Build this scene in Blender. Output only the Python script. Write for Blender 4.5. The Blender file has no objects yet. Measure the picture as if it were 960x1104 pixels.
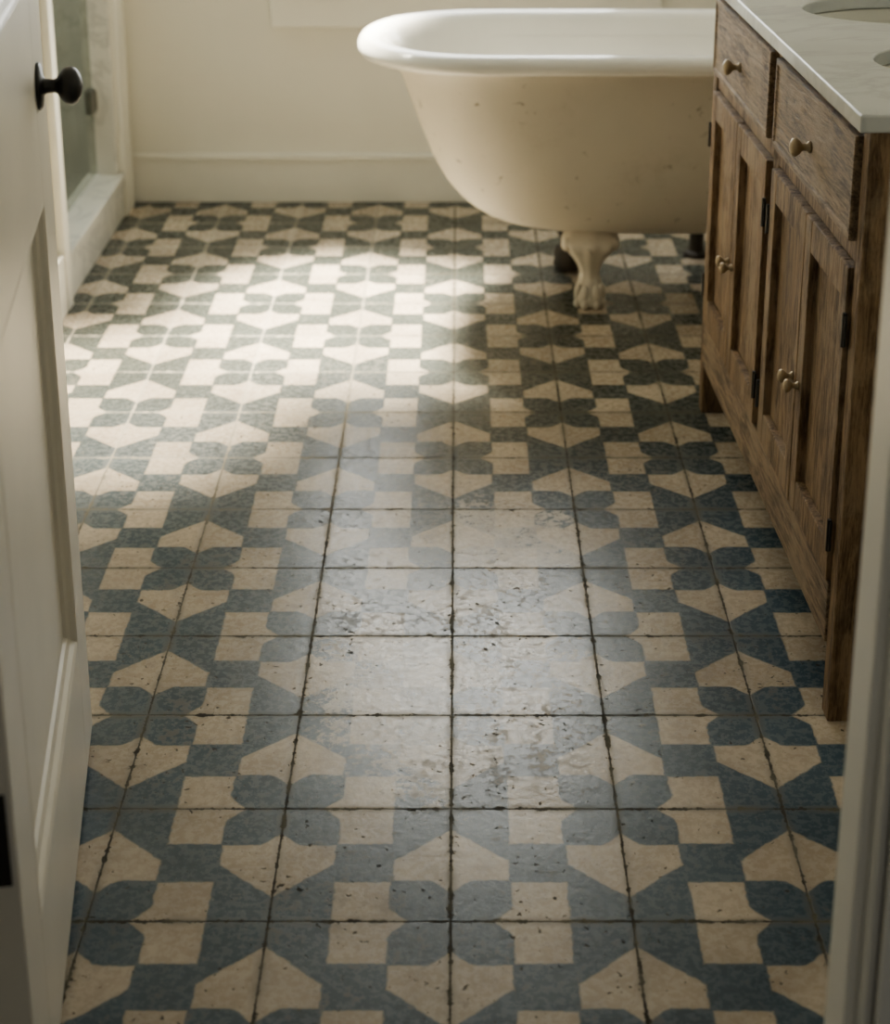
import bpy, bmesh, math, random
from mathutils import Vector, Matrix
R = math.radians
random.seed(4)
C = bpy.context.scene.collection
T = 0.2                                   # tile size in metres

# ------------------------------------------------------------------ node helpers
class NT:
    def __init__(s, name):
        s.m = bpy.data.materials.new(name); s.m.use_nodes = True
        s.t = s.m.node_tree; s.b = s.t.nodes['Principled BSDF']
    def n(s, typ, **kw):
        nd = s.t.nodes.new(typ)
        for k, v in kw.items(): setattr(nd, k, v)
        return nd
    def put(s, sock, v):
        if isinstance(v, bpy.types.NodeSocket): s.t.links.new(v, sock)
        else: sock.default_value = v
    def math(s, op, a, b=0.0, c=0.0, clamp=False):
        nd = s.n('ShaderNodeMath', operation=op, use_clamp=clamp)
        s.put(nd.inputs[0], a); s.put(nd.inputs[1], b); s.put(nd.inputs[2], c)
        return nd.outputs[0]
    def step(s, x, lo, hi, a=0.0, b=1.0):
        nd = s.n('ShaderNodeMapRange', interpolation_type='SMOOTHSTEP')
        s.put(nd.inputs[0], x)
        for i, v in ((1, lo), (2, hi), (3, a), (4, b)): s.put(nd.inputs[i], v)
        return nd.outputs[0]
    def mix(s, f, a, b, mode='MIX'):
        nd = s.n('ShaderNodeMix', data_type='RGBA', blend_type=mode)
        s.put(nd.inputs[0], f); s.put(nd.inputs[6], a); s.put(nd.inputs[7], b)
        return nd.outputs[2]
    def coord(s, scale=(1, 1, 1)):
        tc = s.n('ShaderNodeTexCoord'); mp = s.n('ShaderNodeMapping')
        s.t.links.new(tc.outputs['Object'], mp.inputs[0]); mp.inputs['Scale'].default_value = scale
        return mp.outputs[0]
    def noise(s, vec, scale, detail=4, rough=.5, dist=0.0, out='Fac'):
        nd = s.n('ShaderNodeTexNoise'); s.put(nd.inputs['Vector'], vec)
        nd.inputs['Scale'].default_value = scale; nd.inputs['Detail'].default_value = detail
        nd.inputs['Roughness'].default_value = rough; nd.inputs['Distortion'].default_value = dist
        return nd.outputs[out]
    def bump(s, h, strength=.3, dist=.002):
        nd = s.n('ShaderNodeBump'); nd.inputs['Strength'].default_value = strength
        nd.inputs['Distance'].default_value = dist
        s.put(nd.inputs['Height'], h); s.t.links.new(nd.outputs[0], s.b.inputs['Normal'])
    def out(s, col=None, rough=None, **kw):
        if col is not None: s.put(s.b.inputs['Base Color'], col)
        if rough is not None: s.put(s.b.inputs['Roughness'], rough)
        for k, v in kw.items(): s.put(s.b.inputs[k.replace('_', ' ')], v)
        return s.m

def rgb(r, g, b): return (r, g, b, 1.0)

def paint(name, col, rough=.5, var=.08, scale=6, bump=.05):
    m = NT(name); v = m.coord()
    a = m.noise(v, scale, 5, .6); f = m.noise(v, 60, 3)
    dark = tuple(c * (1 - var * 2) for c in col) + (1,)
    m.bump(f, bump, .001)
    return m.out(m.mix(m.step(a, .3, .7), dark, col + (1,)), rough)

def floor_material():
    m = NT('encaustic_cement_tiles')
    v = m.coord()
    w = m.noise(v, 22, 2)                                       # hand-made wobble
    sx = m.n('ShaderNodeSeparateXYZ'); m.t.links.new(v, sx.inputs[0])
    wob = m.math('MULTIPLY', m.math('SUBTRACT', w, .5), .018)
    u0 = m.math('ADD', m.math('DIVIDE', sx.outputs[0], T), .04)
    v0 = m.math('SUBTRACT', m.math('DIVIDE', sx.outputs[1], T), 7.88)
    i = m.math('FLOOR', u0); j = m.math('FLOOR', v0)
    ul = m.math('SUBTRACT', u0, i); vv = m.math('SUBTRACT', v0, j)
    ed = m.math('MINIMUM', m.math('MINIMUM', ul, m.math('SUBTRACT', 1.0, ul)), m.math('MINIMUM', vv, m.math('SUBTRACT', 1.0, vv)))
    par = m.math('FLOORED_MODULO', m.math('ADD', i, j), 2.0)
    inv = m.math('SUBTRACT', 1.0, ul)
    u = m.math('ADD', m.math('MULTIPLY', ul, m.math('SUBTRACT', 1.0, par)), m.math('MULTIPLY', inv, par))
    u = m.math('ADD', u, wob); vw = m.math('ADD', vv, wob)
    iu = m.math('SUBTRACT', 1.0, u); iv = m.math('SUBTRACT', 1.0, vw)
    K = .345
    cen = m.math('SUBTRACT', .172, m.math('MAXIMUM', m.math('ABSOLUTE', m.math('SUBTRACT', u, .5)), m.math('ABSOLUTE', m.math('SUBTRACT', vw, .5))))
    def lobe(a, b):                                             # leaf-like petal at a flower corner
        q = m.math('SUBTRACT', K, m.math('MAXIMUM', a, b))
        d = m.math('SUBTRACT', .235, m.math('ABSOLUTE', m.math('SUBTRACT', a, b)))
        return m.math('SMOOTH_MIN', q, m.math('MULTIPLY', d, .75), .04)
    def band(a, b):                                             # stepped band from a star corner to the middle block: square on one side, slanted on the other
        return m.math('MINIMUM', m.math('SUBTRACT', K, a), m.math('MULTIPLY', m.math('SUBTRACT', m.math('ADD', m.math('MULTIPLY', a, .86), .20), b), .75))
    blue = cen
    for r in (lobe(u, vw), lobe(iu, iv), band(iu, vw), band(u, iv)): blue = m.math('MAXIMUM', blue, r)
    n2 = m.noise(v, 34, 6, .7)
    n5 = m.noise(v, 90, 4, .7)
    blue = m.step(m.math('ADD', blue, m.math('MULTIPLY', m.math('SUBTRACT', n5, .5), .045)), -.009, .009)
    # per-tile tone
    cb = m.n('ShaderNodeCombineXYZ'); m.put(cb.inputs[0], i); m.put(cb.inputs[1], j)
    wn = m.n('ShaderNodeTexWhiteNoise', noise_dimensions='3D'); m.t.links.new(cb.outputs[0], wn.inputs[0])
    tone = wn.outputs['Value']
    wc = m.n('ShaderNodeSeparateColor'); m.t.links.new(wn.outputs['Color'], wc.inputs[0])
    n1 = m.noise(v, 9, 6, .65); n3 = m.noise(v, 4.2, 5, .65); n4 = m.noise(v, 15, 5, .65)
    cream = m.mix(m.step(n1, .3, .7), rgb(.375, .305, .225), rgb(.505, .425, .32))
    cream = m.mix(m.step(n5, .3, .6, .20, 0), cream, rgb(.21, .175, .13))
    far_warmth = m.step(sx.outputs[1], 2.2, 3.3)                      # warm far light put into the blue, browner towards the back
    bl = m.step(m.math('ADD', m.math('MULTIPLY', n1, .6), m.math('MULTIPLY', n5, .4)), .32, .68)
    blu = m.mix(bl, m.mix(far_warmth, rgb(.042, .066, .086), rgb(.042, .047, .040)), m.mix(far_warmth, rgb(.070, .101, .124), rgb(.070, .077, .065)))
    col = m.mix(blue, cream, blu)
    # foot wear, strongest on the walked middle
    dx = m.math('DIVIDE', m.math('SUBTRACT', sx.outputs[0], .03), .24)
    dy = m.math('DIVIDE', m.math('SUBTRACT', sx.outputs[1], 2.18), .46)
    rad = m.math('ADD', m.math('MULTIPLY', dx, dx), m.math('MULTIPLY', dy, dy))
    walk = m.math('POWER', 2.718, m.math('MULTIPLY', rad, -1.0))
    nz = m.math('ADD', m.math('MULTIPLY', m.math('SUBTRACT', n2, .5), 1.3), m.math('MULTIPLY', m.math('SUBTRACT', n5, .5), 1.6))
    nz = m.math('ADD', nz, m.math('MULTIPLY', m.math('SUBTRACT', n4, .5), .9))
    wear = m.math('ADD', m.math('MULTIPLY', walk, .54), m.math('MULTIPLY', nz, m.math('ADD', .11, walk)))
    wear = m.math('ADD', wear, m.math('MULTIPLY', m.math('SUBTRACT', tone, .5), m.math('ADD', .12, m.math('MULTIPLY', walk, .7))))
    wear = m.step(wear, .32, .48, 0.0, .74)
    col = m.mix(wear, col, m.mix(m.step(n4, .3, .7), rgb(.38, .32, .25), rgb(.56, .49, .40)))
    tn = m.math('ADD', .84, m.math('MULTIPLY', tone, .26))
    tc = m.n('ShaderNodeCombineColor')
    for k in range(3): m.put(tc.inputs[k], tn)
    col = m.mix(1.0, col, tc.outputs[0], 'MULTIPLY')
    # stains and pits
    sb = m.math('ADD', m.math('ADD', m.math('MULTIPLY', n3, .30), m.math('MULTIPLY', n2, .38)), m.math('ADD', m.math('MULTIPLY', n5, .32), m.math('MULTIPLY', walk, .02)))
    st = m.step(sb, .535, .60, 0, .45)
    col = m.mix(st, col, rgb(.13, .11, .083))
    nv = m.n('ShaderNodeVectorMath', operation='MULTIPLY_ADD')
    m.put(nv.inputs[0], m.noise(v, 60, 3, .6, out='Color')); nv.inputs[1].default_value = (.022,) * 3; m.put(nv.inputs[2], v)
    vo = m.n('ShaderNodeTexVoronoi'); m.put(vo.inputs['Vector'], nv.outputs[0]); vo.inputs['Scale'].default_value = 100
    vc = m.n('ShaderNodeSeparateColor'); m.t.links.new(vo.outputs['Color'], vc.inputs[0])
    size = m.math('MULTIPLY', m.math('POWER', vc.outputs[0], 3.0), m.math('ADD', .20, m.math('MULTIPLY', m.step(n3, .35, .65), .15)))
    pit = m.step(m.math('SUBTRACT', vo.outputs['Distance'], size), -.05, .02, 1, 0)
    col = m.mix(m.math('MULTIPLY', pit, .88), col, rgb(.030, .026, .020))
    # grout, chipped
    pale = m.math('MULTIPLY', m.step(sx.outputs[1], 2.35, 3.0), m.step(sx.outputs[0], 0, -.36))  # sunlight at the far left put into the grout colour as paler joints
    gw = m.math('ADD', .0030, m.math('MULTIPLY', m.step(m.math('ADD', m.math('MULTIPLY', n2, .45), m.math('MULTIPLY', n5, .55)), .46, .66), .026))
    edr = m.math('ADD', ed, m.math('MULTIPLY', m.math('SUBTRACT', n5, .5), .018))
    gr = m.step(m.math('SUBTRACT', edr, gw), -.003, .005, 1, 0)
    dirt = m.math('MULTIPLY', m.step(ed, .0, .06, .6, 0), m.step(n4, .3, .65))
    col = m.mix(m.math('MULTIPLY', dirt, m.math('SUBTRACT', 1.0, pale)), col, rgb(.11, .10, .074))
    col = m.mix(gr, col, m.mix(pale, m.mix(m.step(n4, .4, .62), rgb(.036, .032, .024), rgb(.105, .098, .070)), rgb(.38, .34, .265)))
    tilt = m.math('ADD', m.math('MULTIPLY', m.math('SUBTRACT', ul, .5), m.math('SUBTRACT', wc.outputs[0], .5)), m.math('MULTIPLY', m.math('SUBTRACT', vv, .5), m.math('SUBTRACT', wc.outputs[1], .5)))
    h = m.math('ADD', m.math('ADD', m.math('MULTIPLY', tilt, 2.6), m.math('MULTIPLY', n4, .12)), m.math('ADD', m.math('MULTIPLY', n5, .22), m.math('MULTIPLY', n2, .15)))
    h = m.math('SUBTRACT', h, m.math('ADD', m.math('MULTIPLY', gr, .30), m.math('MULTIPLY', pit, .5)))
    m.bump(h, .7, .0022)
    gap = m.math('MAXIMUM', m.math('MAXIMUM', gr, pit), m.math('MAXIMUM', m.math('MULTIPLY', st, .8), m.math('MULTIPLY', dirt, .8)))
    rough = m.math('ADD', .22, m.math('ADD', m.math('MULTIPLY', m.step(n5, .35, .65), .10), m.math('MULTIPLY', gap, .35)))
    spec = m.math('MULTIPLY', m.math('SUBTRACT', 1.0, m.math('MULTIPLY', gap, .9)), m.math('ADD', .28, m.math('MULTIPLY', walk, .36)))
    return m.out(col, rough, IOR=1.5, Specular_IOR_Level=spec)

def wood(name, sc, grey=0.0):
    m = NT(name); v = m.coord(sc)
    g = m.noise(v, 6, 8, .7, .9); k = m.noise(v, 26, 6, .75)
    p = m.noise(m.coord(), 7, 5, .65)
    f = m.math('ADD', m.math('MULTIPLY', g, .6), m.math('MULTIPLY', k, .4))
    col = m.mix(m.step(f, .38, .62), rgb(.064, .037, .018), rgb(.335, .215, .112))
    col = m.mix(m.step(p, .46, .66, 0, .55), col, rgb(.39, .285, .175))
    if grey: col = m.mix(grey, col, m.mix(m.step(f, .38, .62), rgb(.085, .068, .048), rgb(.36, .295, .21)))
    m.bump(f, 1.0, .006)
    return m.out(col, .66, Specular_IOR_Level=.28)

def marble(name, a, b, rough=.25, vs=.75):
    m = NT(name); v = m.coord()
    n = m.noise(v, 3.5, 8, .6, 1.6)
    vein = m.step(m.math('ABSOLUTE', m.math('SUBTRACT', n, .5)), 0, .05, vs, 0)
    cl = m.step(m.noise(v, 5, 5), .3, .7)
    return m.out(m.mix(vein, m.mix(cl, a, tuple(c * .88 for c in a[:3]) + (1,)), b), rough)

def metal(name, col, rough=.45, met=.6):
    m = NT(name); n = m.noise(m.coord(), 40, 4)
    return m.out(m.mix(n, tuple(c * .6 for c in col) + (1,), col + (1,)), rough, Metallic=met)

def enamel(name, col, rough=.18, spots=0.0):
    m = NT(name); v = m.coord()
    a = m.noise(v, 5, 5, .6)
    c = m.mix(m.step(a, .3, .75), tuple(x * .93 for x in col) + (1,), col + (1,))
    if spots:
        d = m.step(m.noise(v, 6, 8, .78), .53, .74, 0, spots * .6); c = m.mix(d, c, rgb(.40, .345, .25))
        s = m.step(m.noise(v, 28, 5, .7), .625, .68, 0, spots); c = m.mix(s, c, rgb(.15, .11, .07))
    return m.out(c, rough)

def glass(name, tint, gloss=.12):
    m = NT(name); t = m.t
    tr = m.n('ShaderNodeBsdfTransparent'); tr.inputs[0].default_value = tint
    gl = m.n('ShaderNodeBsdfGlossy'); gl.inputs['Roughness'].default_value = .05
    nz = m.noise(m.coord(), 8, 3)
    mx = m.n('ShaderNodeMixShader'); m.put(mx.inputs[0], m.math('MULTIPLY', nz, gloss * 2))
    t.links.new(tr.outputs[0], mx.inputs[1]); t.links.new(gl.outputs[0], mx.inputs[2])
    t.links.new(mx.outputs[0], t.nodes['Material Output'].inputs[0]); return m.m

M = dict(
    floor=floor_material(),
    wall=paint('cream_wall_paint', (.84, .81, .70), .6, .03, 2),
    trim=paint('white_trim_paint', (.89, .87, .77), .4, .03, 5),
    door=paint('warm_white_door_paint', (.76, .72, .61), .38, .04, 5),
    ceil=paint('ceiling_paint', (.80, .78, .71), .7, .02, 2),
    wood_v=wood('weathered_oak_upright', (11, 11, 1.2)),
    wood_h=wood('weathered_oak_level', (11, 1.2, 11), .25),
    marble=marble('grey_marble', rgb(.58, .61, .605), rgb(.40, .425, .43), .22, .5),
    curb=marble('pale_marble', rgb(.72, .71, .64), rgb(.48, .48, .44), .35),
    shower=marble('shower_wall_marble', rgb(.57, .575, .53), rgb(.38, .385, .36), .4),
    iron=metal('black_iron', (.018, .016, .014), .4, .3),
    rust=metal('shaded_foot_and_pipe', (.045, .036, .027), .6, .2),  # rear feet's shade put into this colour; drain pipe shares it
    bronze=metal('dull_bronze', (.15, .15, .125), .5, .4),
    brass=metal('aged_brass', (.42, .32, .19), .5, .5),
    body=enamel('cream_tub_paint', (.60, .55, .445), .5, .75),
    rim=enamel('white_tub_enamel', (.87, .85, .78), .12),
    foot=enamel('cream_foot_enamel', (.64, .58, .46), .3, .8),
    steel=metal('drain_steel', (.45, .44, .40), .3, .9),
    porcelain=enamel('sink_porcelain', (.66, .66, .59), .2),
    pane=glass('clear_window_glass', rgb(.97, .98, .97), .03),
    shglass=glass('grey_tinted_shower_glass', rgb(.74, .76, .71), .10),
)

# ------------------------------------------------------------------ mesh helpers
def box(bm, x0, x1, y0, y1, z0, z1):
    vs = [bm.verts.new(p) for p in ((x0, y0, z0), (x1, y0, z0), (x1, y1, z0), (x0, y1, z0), (x0, y0, z1), (x1, y0, z1), (x1, y1, z1), (x0, y1, z1))]
    for f in ((0, 3, 2, 1), (4, 5, 6, 7), (0, 1, 5, 4), (1, 2, 6, 5), (2, 3, 7, 6), (3, 0, 4, 7)): bm.faces.new([vs[k] for k in f])
def loft(bm, rings, cap0=True, cap1=True, closed=True):
    rv = [[bm.verts.new(p) for p in r] for r in rings]; n = len(rv[0])
    for a, b in zip(rv, rv[1:]):
        for k in range(n if closed else n - 1): bm.faces.new((a[k], a[(k + 1) % n], b[(k + 1) % n], b[k]))
    if cap0: bm.faces.new(rv[0][::-1])
    if cap1: bm.faces.new(rv[-1])
def lathe(bm, prof, c, axis='x', n=24):
    rings = []
    for d, r in prof:
        ring = []
        for k in range(n):
            a = 2 * math.pi * k / n; p, q = r * math.cos(a), r * math.sin(a)
            if axis == 'x': ring.append((c[0] + d, c[1] + p, c[2] + q))
            elif axis == 'y': ring.append((c[0] + p, c[1] + d, c[2] + q))
            else: ring.append((c[0] + p, c[1] + q, c[2] + d))
        rings.append(ring)
    loft(bm, rings)
def frame_ring(bm, y0, y1, z0, z1, prof):
    rings = [[(x, y0 + i, z0 + i), (x, y1 - i, z0 + i), (x, y1 - i, z1 - i), (x, y0 + i, z1 - i)] for i, x in prof]
    loft(bm, rings, False, False)
def obj(name, bm, mat, parent=None, bevel=0, smooth=False, sub=0, label=None):
    bmesh.ops.recalc_face_normals(bm, faces=bm.faces)
    me = bpy.data.meshes.new(name); bm.to_mesh(me); bm.free()
    if smooth:
        for p in me.polygons: p.use_smooth = True
    me.materials.append(mat)
    o = bpy.data.objects.new(name, me); C.objects.link(o); o.parent = parent
    if bevel:
        b = o.modifiers.new('bevel', 'BEVEL'); b.width = bevel; b.segments = 2; b.limit_method = 'ANGLE'; b.angle_limit = R(40)
    if sub:
        s = o.modifiers.new('sub', 'SUBSURF'); s.levels = sub; s.render_levels = sub
    if label: o['label'] = label
    return o
def boxes(name, lst, mat, parent=None, bevel=0, label=None):
    bm = bmesh.new()
    for b in lst: box(bm, *b)
    return obj(name, bm, mat, parent, bevel, label=label)
def tag(o, label, cat, group=None, kind=None):
    o['label'] = label; o['category'] = cat
    if group: o['group'] = group
    if kind: o['kind'] = kind
    return o
def empty(name, loc, rz=0):
    o = bpy.data.objects.new(name, None); C.objects.link(o); o.location = loc; o.rotation_euler = (0, 0, rz); o.empty_display_size = .1
    return o
S = 'structure'

# ------------------------------------------------------------------ room shell
YB, XL, XR, CH = 4.376, -.86, 1.125, 2.5
YD0, YD1 = 1.12, 1.24                                          # doorway wall
OXL, OXR, OH = -.411, .322, 2.05                               # doorway opening
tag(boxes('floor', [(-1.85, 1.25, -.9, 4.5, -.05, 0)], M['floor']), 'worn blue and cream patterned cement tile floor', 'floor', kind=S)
tag(boxes('ceiling', [(-1.85, 1.25, YD0, 4.5, CH, CH + .06)], M['ceil']), 'plain white ceiling above the bathroom', 'ceiling', kind=S)
WX0, WX1, WZ0, WZ1 = -.40, .44, .62, 1.85
tag(boxes('wall_back', [(-1.85, WX0, YB, YB + .1, 0, CH), (WX1, 1.25, YB, YB + .1, 0, CH), (WX0, WX1, YB, YB + .1, 0, WZ0), (WX0, WX1, YB, YB + .1, WZ1, CH)], M['wall']), 'cream painted wall behind the bathtub', 'wall', kind=S)
SY0, SY1 = 3.57, 4.225
tag(boxes('wall_left', [(XL - .07, XL, YD1, SY0, 0, CH), (XL - .07, XL, SY1, YB, 0, CH), (XL - .07, XL, SY0, SY1, 2.15, CH)], M['wall']), 'cream side wall beside the shower opening', 'wall', kind=S)
tag(boxes('wall_right', [(XR, XR + .1, YD1, YB, 0, CH)], M['wall']), 'cream wall behind the vanity', 'wall', kind=S)
tag(boxes('wall_front', [(-1.85, OXL - .02, YD0, YD1, 0, CH), (OXR + .02, 1.25, YD0, YD1, 0, CH), (OXL - .02, OXR + .02, YD0, YD1, OH + .02, CH)], M['wall']), 'wall with the doorway the room is seen through', 'wall', kind=S)
tag(boxes('wall_shower', [(-1.85, -1.75, YD1, YB, .0, CH), (-1.75, XL - .07, 3.3, 3.36, 0, CH), (-1.75, XL - .07, YB - .012, YB, 0, CH)], M['shower']), 'grey marble wall inside the shower', 'wall', kind=S)
tag(boxes('baseboard_back', [(XL, XR, YB - .014, YB, 0, .118), (XL, XR, YB - .022, YB, .116, .131)], M['trim'], bevel=.002), 'tall white baseboard along the wall behind the tub', 'baseboard', kind=S)
tag(boxes('baseboard_left', [(XL, XL + .016, YD1, SY0 - .05, 0, .13)], M['trim'], bevel=.002), 'white baseboard on the side wall behind the open door', 'baseboard', kind=S)
tag(boxes('baseboard_right', [(XR - .016, XR, 3.05, YB - .022, 0, .13)], M['trim'], bevel=.002), 'white baseboard at the tap end of the tub', 'baseboard', kind=S)

# door frame of the doorway in the foreground
def casing(side):
    bm = bmesh.new(); X = OXR if side > 0 else OXL
    def b(a0, a1, y0, y1, z1):
        x0, x1 = sorted((X + side * a0, X + side * a1)); box(bm, x0, x1, y0, y1, 0, z1)
    b(0, .02, YD0, YD1, OH)                                     # jamb
    if side > 0: b(-.010, 0, YD0 + .02, YD1 - .042, OH)         # door stop
    b(.006, .085, YD0 - .014, YD0, OH + .07)                    # casing, hall side
    b(.070, .092, YD0 - .022, YD0, OH + .08)
    b(.006, .018, YD0 - .019, YD0, OH + .01)
    b(.006, .085, YD1, YD1 + .014, OH + .07)                    # casing, room side
    return obj('trim_1' if side > 0 else 'trim_2', bm, M['trim'], bevel=.003)
tag(casing(1), 'cream door jamb and casing at the right edge of the doorway', 'door frame', kind=S)
tag(casing(-1), 'door jamb and casing on the hinge side of the open door', 'door frame', kind=S)

# shower opening
tag(boxes('trim_3', [(XL, XL + .018, SY0 - .045, SY0 + .0, 0, 2.2), (XL - .07, XL, SY0, SY0 + .012, .11, 2.15)], M['trim'], bevel=.003), 'narrow white casing of the shower opening nearest the open door', 'trim', kind=S)
tag(boxes('trim_4', [(XL, XL + .016, SY1 + .01, SY1 + .11, 0, 2.2)], M['trim'], bevel=.003), 'white casing between the shower opening and the back corner', 'trim', kind=S)
tag(boxes('trim_5', [(XL - .07, XL, SY1 - .012, SY1, .11, 2.15)], M['curb'], bevel=.002), 'marble jamb lining the far side of the shower opening', 'trim', kind=S)
tag(boxes('trim_6', [(XL - .075, XL + .008, SY0, SY1 + .008, 0, .098), (XL - .08, XL + .016, SY0, SY1 + .008, .098, .116)], M['curb'], bevel=.003), 'pale stone curb across the foot of the shower opening', 'curb', kind=S)
gd = empty('door_2', (XL - .052, SY1 - .012, .12)); tag(gd, 'grey green glass shower door with a dark hinge', 'shower door', kind=S)
boxes('glass_panel', [(-.004, .004, -.625, -.008, .004, 1.95)], M['shglass'], gd, .001)
for z in (.16, 1.6):
    boxes('hinge', [(-.010, .010, -.040, 0, z, z + .06), (-.013, .013, -.012, 0, z + .005, z + .055)], M['bronze'], gd, .003)

# window above the tub
wn = empty('window_1', (0, YB, WZ0)); tag(wn, 'window above the bathtub with a white apron under its sill', 'window', kind=S)
boxes('apron', [(-.475, .515, -.026, 0, -.155, -.035)], M['trim'], wn, .004)
boxes('sill', [(-.495, .535, -.05, .02, -.035, -.005)], M['trim'], wn, .005)
boxes('casing', [(-.475, WX0, -.018, 0, -.005, 1.32), (WX1, .515, -.018, 0, -.005, 1.32), (-.49, .53, -.022, 0, 1.235, 1.33)], M['trim'], wn, .003)
boxes('sash', [(WX0, WX0 + .035, .03, .07, 0, 1.23), (WX1 - .035, WX1, .03, .07, 0, 1.23), (WX0, WX1, .03, .07, 0, .05), (WX0, WX1, .03, .07, 1.185, 1.23), (WX0, WX1, .03, .07, .6, .635)], M['trim'], wn, .003)
boxes('pane', [(WX0 + .03, WX1 - .03, .048, .052, .04, 1.2)], M['pane'], wn)

# ------------------------------------------------------------------ panelled door
dr = empty('door_1', (-.376, 1.244, 0), R(7.95)); tag(dr, 'open white panelled door with a black knob, left foreground', 'door', kind=S)
DL, DT, Z0, Z1 = .705, .036, .010, 2.03
ST = .105
boxes('stile', [(-DT, 0, 0, ST, Z0, Z1)], M['door'], dr, .002)
boxes('stile', [(-DT, 0, DL - ST, DL, Z0, Z1)], M['door'], dr, .002)
boxes('rail', [(-DT, 0, ST, DL - ST, Z0, .19)], M['door'], dr, .001)
boxes('rail', [(-DT, 0, ST, DL - ST, .745, .985)], M['door'], dr, .001)
boxes('rail', [(-DT, 0, ST, DL - ST, 1.92, Z1)], M['door'], dr, .001)
for z0, z1 in ((.19, .745), (.985, 1.92)):
    boxes('panel', [(-DT + .010, -.014, ST, DL - ST, z0, z1)], M['door'], dr)
    bm = bmesh.new(); frame_ring(bm, ST, DL - ST, z0, z1, [(0, -.0145), (0, -.0005), (.003, .0002), (.007, -.002), (.011, -.007), (.018, -.010), (.021, -.0145)])
    obj('moulding', bm, M['door'], dr)
kb = bmesh.new()
lathe(kb, [(0, .0265), (.003, .0265), (.005, .0235), (.006, .012), (.009, .0085), (.018, .0075), (.022, .0095), (.026, .0165), (.031, .0205), (.037, .0215), (.043, .0185), (.047, .011), (.049, .003)], (0, DL - .078, .869), 'x', 32)
obj('knob', kb, M['iron'], dr, smooth=True, label='black iron door knob on a round rose')
for z in (.31, 1.0, 1.75):
    bm = bmesh.new(); box(bm, -DT + .002, -.006, -.0025, .0, z, z + .09)
    lathe(bm, [(0, .006), (.09, .006)], (-DT - .001, -.006, z), 'z', 14)
    obj('hinge', bm, M['iron'], dr, label='black hinge on the door edge')

# ------------------------------------------------------------------ clawfoot tub
tub = empty('clawfoot_bathtub', (.45, 3.69, 0)); tag(tub, 'cream clawfoot bathtub with rolled white rim in front of the back wall', 'bathtub')
TO = Vector((.45, 3.69, 0))
def plan(l, r, f, b, z, n=18, rx=.27):
    cy = (f + b) / 2; ry = (b - f) / 2; rl = min(rx, (r - l) * .45); rr = min(.2, (r - l) * .4); pts = []
    for k in range(n + 1):                                     # left end, back to front
        a = math.pi / 2 + math.pi * k / n
        ca, sa = math.cos(a), math.sin(a); e = .86
        pts.append((l + rl + rl * math.copysign(abs(ca) ** e, ca), cy + ry * math.copysign(abs(sa) ** e, sa), z))
    for k in range(1, 10): pts.append((l + rl + (r - rr - l - rl) * k / 10, f, z))
    for k in range(n + 1):
        a = -math.pi / 2 + math.pi * k / n
        ca, sa = math.cos(a), math.sin(a); e = .75
        pts.append((r - rr + rr * math.copysign(abs(ca) ** e, ca), cy + ry * math.copysign(abs(sa) ** e, sa), z))
    for k in range(1, 10): pts.append((r - rr + (l + rl - r + rr) * k / 10, b, z))
    return [tuple(Vector(p) - TO) for p in pts]
RL, RR, RF, RB = -.218, 1.095, 3.395, 3.985
outer = [(.34, .80, 3.66, 3.72, .146), (.17, .92, 3.60, 3.78, .150), (.085, .98, 3.555, 3.825, .168), (.022, 1.015, 3.52, 3.86, .204),
         (-.028, 1.03, 3.492, 3.888, .257), (-.064, 1.04, 3.475, 3.905, .33), (-.097, 1.046, 3.463, 3.917, .42), (-.124, 1.05, 3.453, 3.927, .50), (-.142, 1.055, 3.442, 3.938, .528), (-.165, 1.065, 3.430, 3.95, .545)]
bm = bmesh.new(); loft(bm, [plan(*o[:4], o[4]) for o in outer], True, False)
obj('body', bm, M['body'], tub, smooth=True, sub=1, label='cream painted outside of the tub with rust specks')
ri = [(.078, .530), (.062, .538), (.040, .540), (.020, .542), (.006, .547), (0, .557), (.002, .569), (.010, .578), (.024, .583), (.042, .582), (.056, .577), (.066, .566)]
rings = [plan(RL + o, RR - o, RF + o, RB - o, z) for o, z in ri]
for l, r, f, b, z in ((-.13, 1.015, 3.474, 3.906, .53), (-.09, 1.01, 3.485, 3.895, .44), (-.04, 1.0, 3.50, 3.88, .34), (.02, .985, 3.53, 3.85, .25), (.12, .94, 3.58, 3.80, .195), (.3, .8, 3.66, 3.72, .18)):
    rings.append(plan(l, r, f, b, z))
bm = bmesh.new(); loft(bm, rings, False, True)
obj('rim', bm, M['rim'], tub, smooth=True, sub=1, label='glossy white enamel rim and basin')
def ell(bm, c, r):
    ret = bmesh.ops.create_uvsphere(bm, u_segments=14, v_segments=10, radius=1.0)
    for v in ret['verts']: v.co = Vector((c[0] + v.co.x * r[0] - TO.x, c[1] + v.co.y * r[1] - TO.y, c[2] + v.co.z * r[2]))
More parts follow.
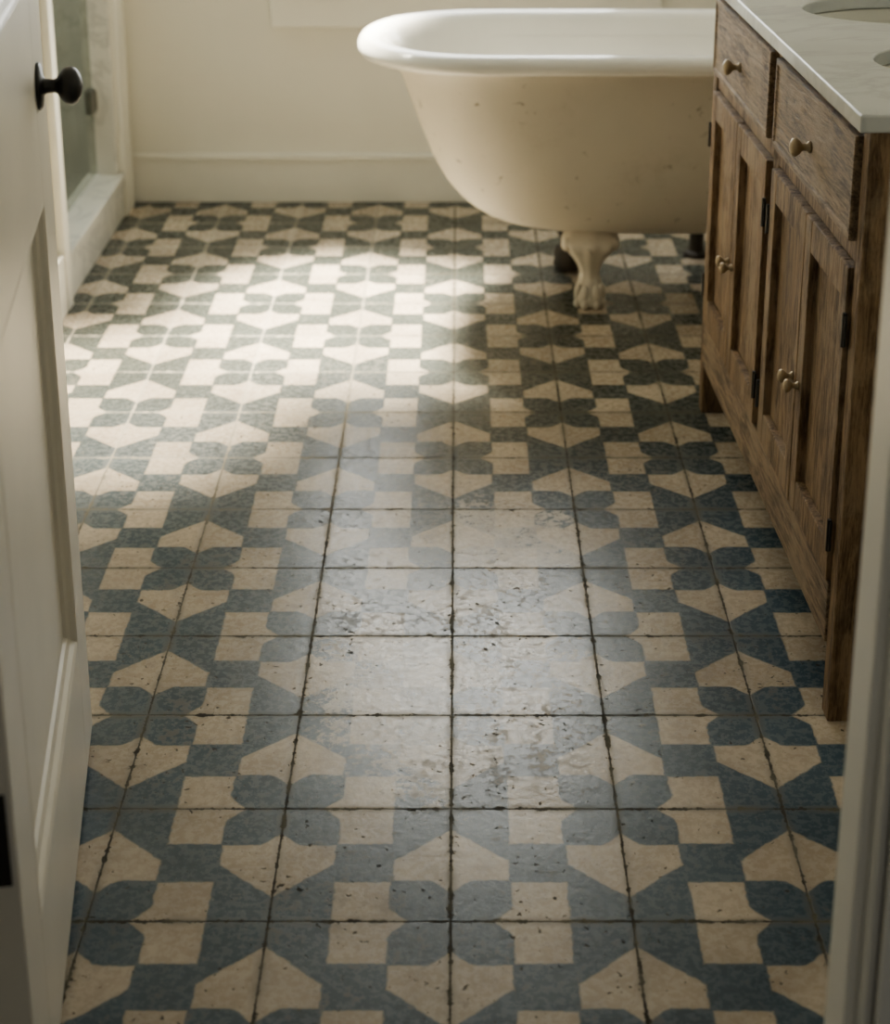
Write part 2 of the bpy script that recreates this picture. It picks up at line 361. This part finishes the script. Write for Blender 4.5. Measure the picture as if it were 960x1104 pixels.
def foot(x, y, d, mat, lab):
    bm = bmesh.new(); rings = []
    for z, o, rx, ry in ((0, .020, .023, .028), (.006, .023, .030, .035), (.020, .024, .0335, .038), (.038, .021, .032, .034), (.052, .014, .026, .026), (.066, .009, .0215, .021), (.082, .009, .0225, .020),
                         (.100, .013, .031, .022), (.116, .018, .042, .025), (.130, .022, .052, .028), (.142, .020, .060, .028), (.152, .013, .061, .027), (.162, .004, .057, .024), (.185, -.012, .042, .018)):
        ring = []
        lob = .04 if z < .06 else (.07 if .11 < z < .145 else .03)
        for k in range(56):
            a = 2 * math.pi * k / 56
            q = 1 + lob * math.cos(a * 8) * (1 if math.sin(a) > -.4 else .3)
            ring.append((x + rx * q * math.cos(a) - TO.x, y + d * (o + ry * q * math.sin(a)) - TO.y, z))
        rings.append(ring)
    loft(bm, rings)
    for ang in (25, 65, 115, 155):                              # four toes gripping the ball, each with a knuckle and a claw
        ca, sa = math.cos(R(ang)), math.sin(R(ang))
        ell(bm, (x + ca * .028, y + d * (.023 + sa * .032), .034), (.0095, .0095, .022))
        ell(bm, (x + ca * .031, y + d * (.024 + sa * .036), .012), (.0080, .0085, .012))
    for sd in (-1, 1):
        ell(bm, (x + sd * .050, y + d * .022, .140), (.014, .014, .016))
    return obj('claw_foot', bm, mat, tub, smooth=True, sub=1, label=lab)
foot(.287, 3.588, -1, M['foot'], 'cream claw foot in front'); foot(.258, 3.79, 1, M['rust'], 'claw foot behind, coloured dark for the shade under the tub')  # rear feet are painted dark to stand for shade under the tub
foot(.86, 3.588, -1, M['foot'], 'cream claw foot in front'); foot(.86, 3.79, 1, M['rust'], 'claw foot behind, coloured dark for the shade under the tub')
bm = bmesh.new(); lathe(bm, [(0, .030), (.010, .030), (.014, .018), (.03, .017), (.36, .017)], (.567 - TO.x, 3.915 - TO.y, .0), 'z', 24)
obj('drain_pipe', bm, M['rust'], tub, smooth=False, label='dark drain pipe behind the tub')

# ------------------------------------------------------------------ vanity
VL, VR = (.482, 1.96, 0), R(1.64)
L, D, VT, W = 1.045, .60, .795, .032
va = empty('bathroom_vanity', VL, VR); tag(va, 'weathered brown wooden vanity cabinet with drawers and doors under the marble top', 'vanity')
boxes('body', [(.004, .024, .5, .535, .11, VT), (.004, .024, W, L - W, .783, VT), (.004, .024, W, L - W, .618, .645),
               (.03, D - .03, .008, .024, .11, VT), (.03, D - .03, L - .024, L - .008, .11, VT), (.03, D - .02, .02, L - .02, .11, .128), (D - .03, D - .015, .02, L - .02, .11, VT),
               (.024, .04, .49, .545, .12, VT)], M['wood_v'], va, .0015)
boxes('rail', [(-.003, .024, W, L - W, .100, .184)], M['wood_h'], va, .002)
for x0 in (0, D - .045):
    for y0 in (0, L - W):
        boxes('leg', [(x0, x0 + .045, y0, y0 + W, 0, VT)], M['wood_v'], va, .003)
def knob(x, y, z, parent, s=1.0):
    bm = bmesh.new()
    lathe(bm, [(0, .0085 * s), (-.003 * s, .0085 * s), (-.005 * s, .0055 * s), (-.012 * s, .0052 * s), (-.016 * s, .010 * s), (-.021 * s, .0135 * s), (-.026 * s, .0125 * s), (-.029 * s, .007 * s), (-.030 * s, .001)], (x, y, z), 'x', 20)
    return obj('knob', bm, M['brass'], parent, smooth=True)
g = .0035
for a0, a1 in ((W, .5), (.535, L - W)):
    y0, y1 = a0 + g, a1 - g
    bm = bmesh.new(); z0, z1 = .645 + g, .783 - g
    box(bm, -.006, .016, y0, y1, z0, z1)
    frame_ring(bm, y0 + .0, y1 - .0, z0, z1, [(0, -.006), (.001, -.0085), (.008, -.0085), (.011, -.0062)])
    d = obj('drawer', bm, M['wood_h'], va, .0012)
    knob(-.006, (y0 + y1) / 2, .706, d, .95)
    mid = (a0 + a1) / 2
    for (b0, b1, hy, ky) in ((a0 + g, mid - g / 2, a0, mid - .018), (mid + g / 2, a1 - g, a1, mid + .018)):
        z0, z1 = .184 + g, .618 - g; s = .033
        bm = bmesh.new()
        box(bm, -.006, .020, b0, b0 + s, z0, z1); box(bm, -.006, .020, b1 - s, b1, z0, z1)
        box(bm, -.0055, .020, b0 + s, b1 - s, z0, z0 + .048); box(bm, -.0055, .020, b0 + s, b1 - s, z1 - .045, z1)
        dd = obj('door', bm, M['wood_v'], va, .0018)
        boxes('panel', [(.006, .014, b0 + s, b1 - s, z0 + .048, z1 - .045)], M['wood_v'], dd)
        knob(-.006, ky, .372, dd, .72)
        for hz in (.235, .515):
            bm = bmesh.new(); box(bm, -.0075, -.0045, hy - .006, hy + .006, hz, hz + .04); lathe(bm, [(0, .003), (.044, .003)], (-.007, hy, hz - .002), 'z', 10)
            obj('hinge', bm, M['iron'], dd)

# countertop with two cut-outs
ct = boxes('countertop', [(-.017, .625, -.014, L + .012, VT, .817)], M['marble'], None, 0)
ct.location = VL; ct.rotation_euler = (0, 0, VR)
SK = [(.250, .285), (.240, .675)]; SA, SB = .172, .128
cut = []
for sx_, sy_ in SK:
    bm = bmesh.new(); n = 48
    loft(bm, [[(sx_ + SA * math.cos(2 * math.pi * k / n), sy_ + SB * math.sin(2 * math.pi * k / n), z) for k in range(n)] for z in (.70, .9)])
    c = obj('cutter', bm, M['marble']); c.location = VL; c.rotation_euler = (0, 0, VR); cut.append(c)
    md = ct.modifiers.new('cut', 'BOOLEAN'); md.operation = 'DIFFERENCE'; md.object = c; md.solver = 'EXACT'
bpy.context.view_layer.update()
me = bpy.data.meshes.new_from_object(ct.evaluated_get(bpy.context.evaluated_depsgraph_get()))
ct.modifiers.clear(); ct.data = me
for c in cut: bpy.data.objects.remove(c)
bv = ct.modifiers.new('bevel', 'BEVEL'); bv.width = .003; bv.segments = 3; bv.limit_method = 'ANGLE'; bv.angle_limit = R(50)
tag(ct, 'grey veined marble countertop lying on the wooden vanity', 'countertop')
for (sx_, sy_), lab in zip(SK, ('oval undermount sink nearest the doorway in the marble top', 'oval undermount sink nearest the bathtub in the marble top')):
    n = 40
    rt = Matrix.Rotation(VR, 3, 'Z'); e = empty('sink', tuple(Vector(VL) + rt @ Vector((sx_, sy_, VT - .0015))), VR); tag(e, lab, 'sink', 'sinks in the marble top')
    bm = bmesh.new(); rings = []
    for s, z in ((1.10, -.012), (1.10, 0), (1.0, 0), (.97, -.02), (.90, -.05), (.76, -.085), (.5, -.11), (.16, -.12)):
        rings.append([(SA * s * math.cos(2 * math.pi * k / n), SB * s * math.sin(2 * math.pi * k / n), z) for k in range(n)])
    loft(bm, rings, False, True); obj('basin', bm, M['porcelain'], e, smooth=True)
    bm = bmesh.new(); lathe(bm, [(-.1205, .022), (-.117, .022), (-.116, .016), (-.118, .012)], (0, 0, 0), 'z', 20); obj('drain', bm, M['steel'], e)

# ------------------------------------------------------------------ light
def area(name, loc, rot, sx_, sy_, p, col, spread=180):
    l = bpy.data.lights.new(name, 'AREA'); l.shape = 'RECTANGLE'; l.size = sx_; l.size_y = sy_; l.energy = p; l.color = col; l.spread = R(spread)
    o = bpy.data.objects.new(name, l); C.objects.link(o); o.location = loc; o.rotation_euler = rot; return o
area('window_daylight', ((WX0 + WX1) / 2, YB + .13, (WZ0 + WZ1) / 2), (R(-90), 0, 0), .84, 1.22, 38, (1.0, .985, .95))
area('shower_fill', (-1.35, 3.9, 2.3), (0, 0, 0), .5, .5, 22, (1.0, 1.0, .96))  # unseen fill added to brighten the shower interior
def spot(name, loc, tgt, p, ang, blend, size, col):
    l = bpy.data.lights.new(name, 'SPOT'); l.energy = p; l.spot_size = R(ang); l.spot_blend = blend; l.shadow_soft_size = size; l.color = col
    o = bpy.data.objects.new(name, l); C.objects.link(o); o.location = loc
    o.rotation_euler = (Vector(tgt) - Vector(loc)).to_track_quat('-Z', 'Y').to_euler(); return o
spot('sun_patch_spot', (-.56, 4.24, 1.55), (-.24, 3.52, 0), 2600, 29, .75, .10, (1.0, .92, .73))  # unseen spots added inside the room to lay sun patches on the floor
spot('sun_patch_spot', (-.56, 4.24, 1.55), (-.64, 3.10, 0), 1700, 23, .85, .10, (1.0, .90, .69))
w = bpy.data.worlds.new('hall_light'); bpy.context.scene.world = w; w.use_nodes = True
w.node_tree.nodes['Background'].inputs[0].default_value = (1.0, .97, .90, 1); w.node_tree.nodes['Background'].inputs[1].default_value = .135

# ------------------------------------------------------------------ camera
cd = bpy.data.cameras.new('camera'); cam = bpy.data.objects.new('camera', cd); C.objects.link(cam)
cam.location = (0, 0, 1.286); cam.rotation_euler = (R(90 - 17.9), 0, 0)
cd.sensor_fit = 'HORIZONTAL'; cd.sensor_width = 36; cd.lens = 1865 * 36 / 960
cd.shift_x = -14 / 960; cd.shift_y = -(552 - 266) / 960
cd.clip_start = .02
cd.dof.use_dof = True; cd.dof.focus_distance = 2.3; cd.dof.aperture_fstop = 5.6
bpy.context.scene.camera = cam
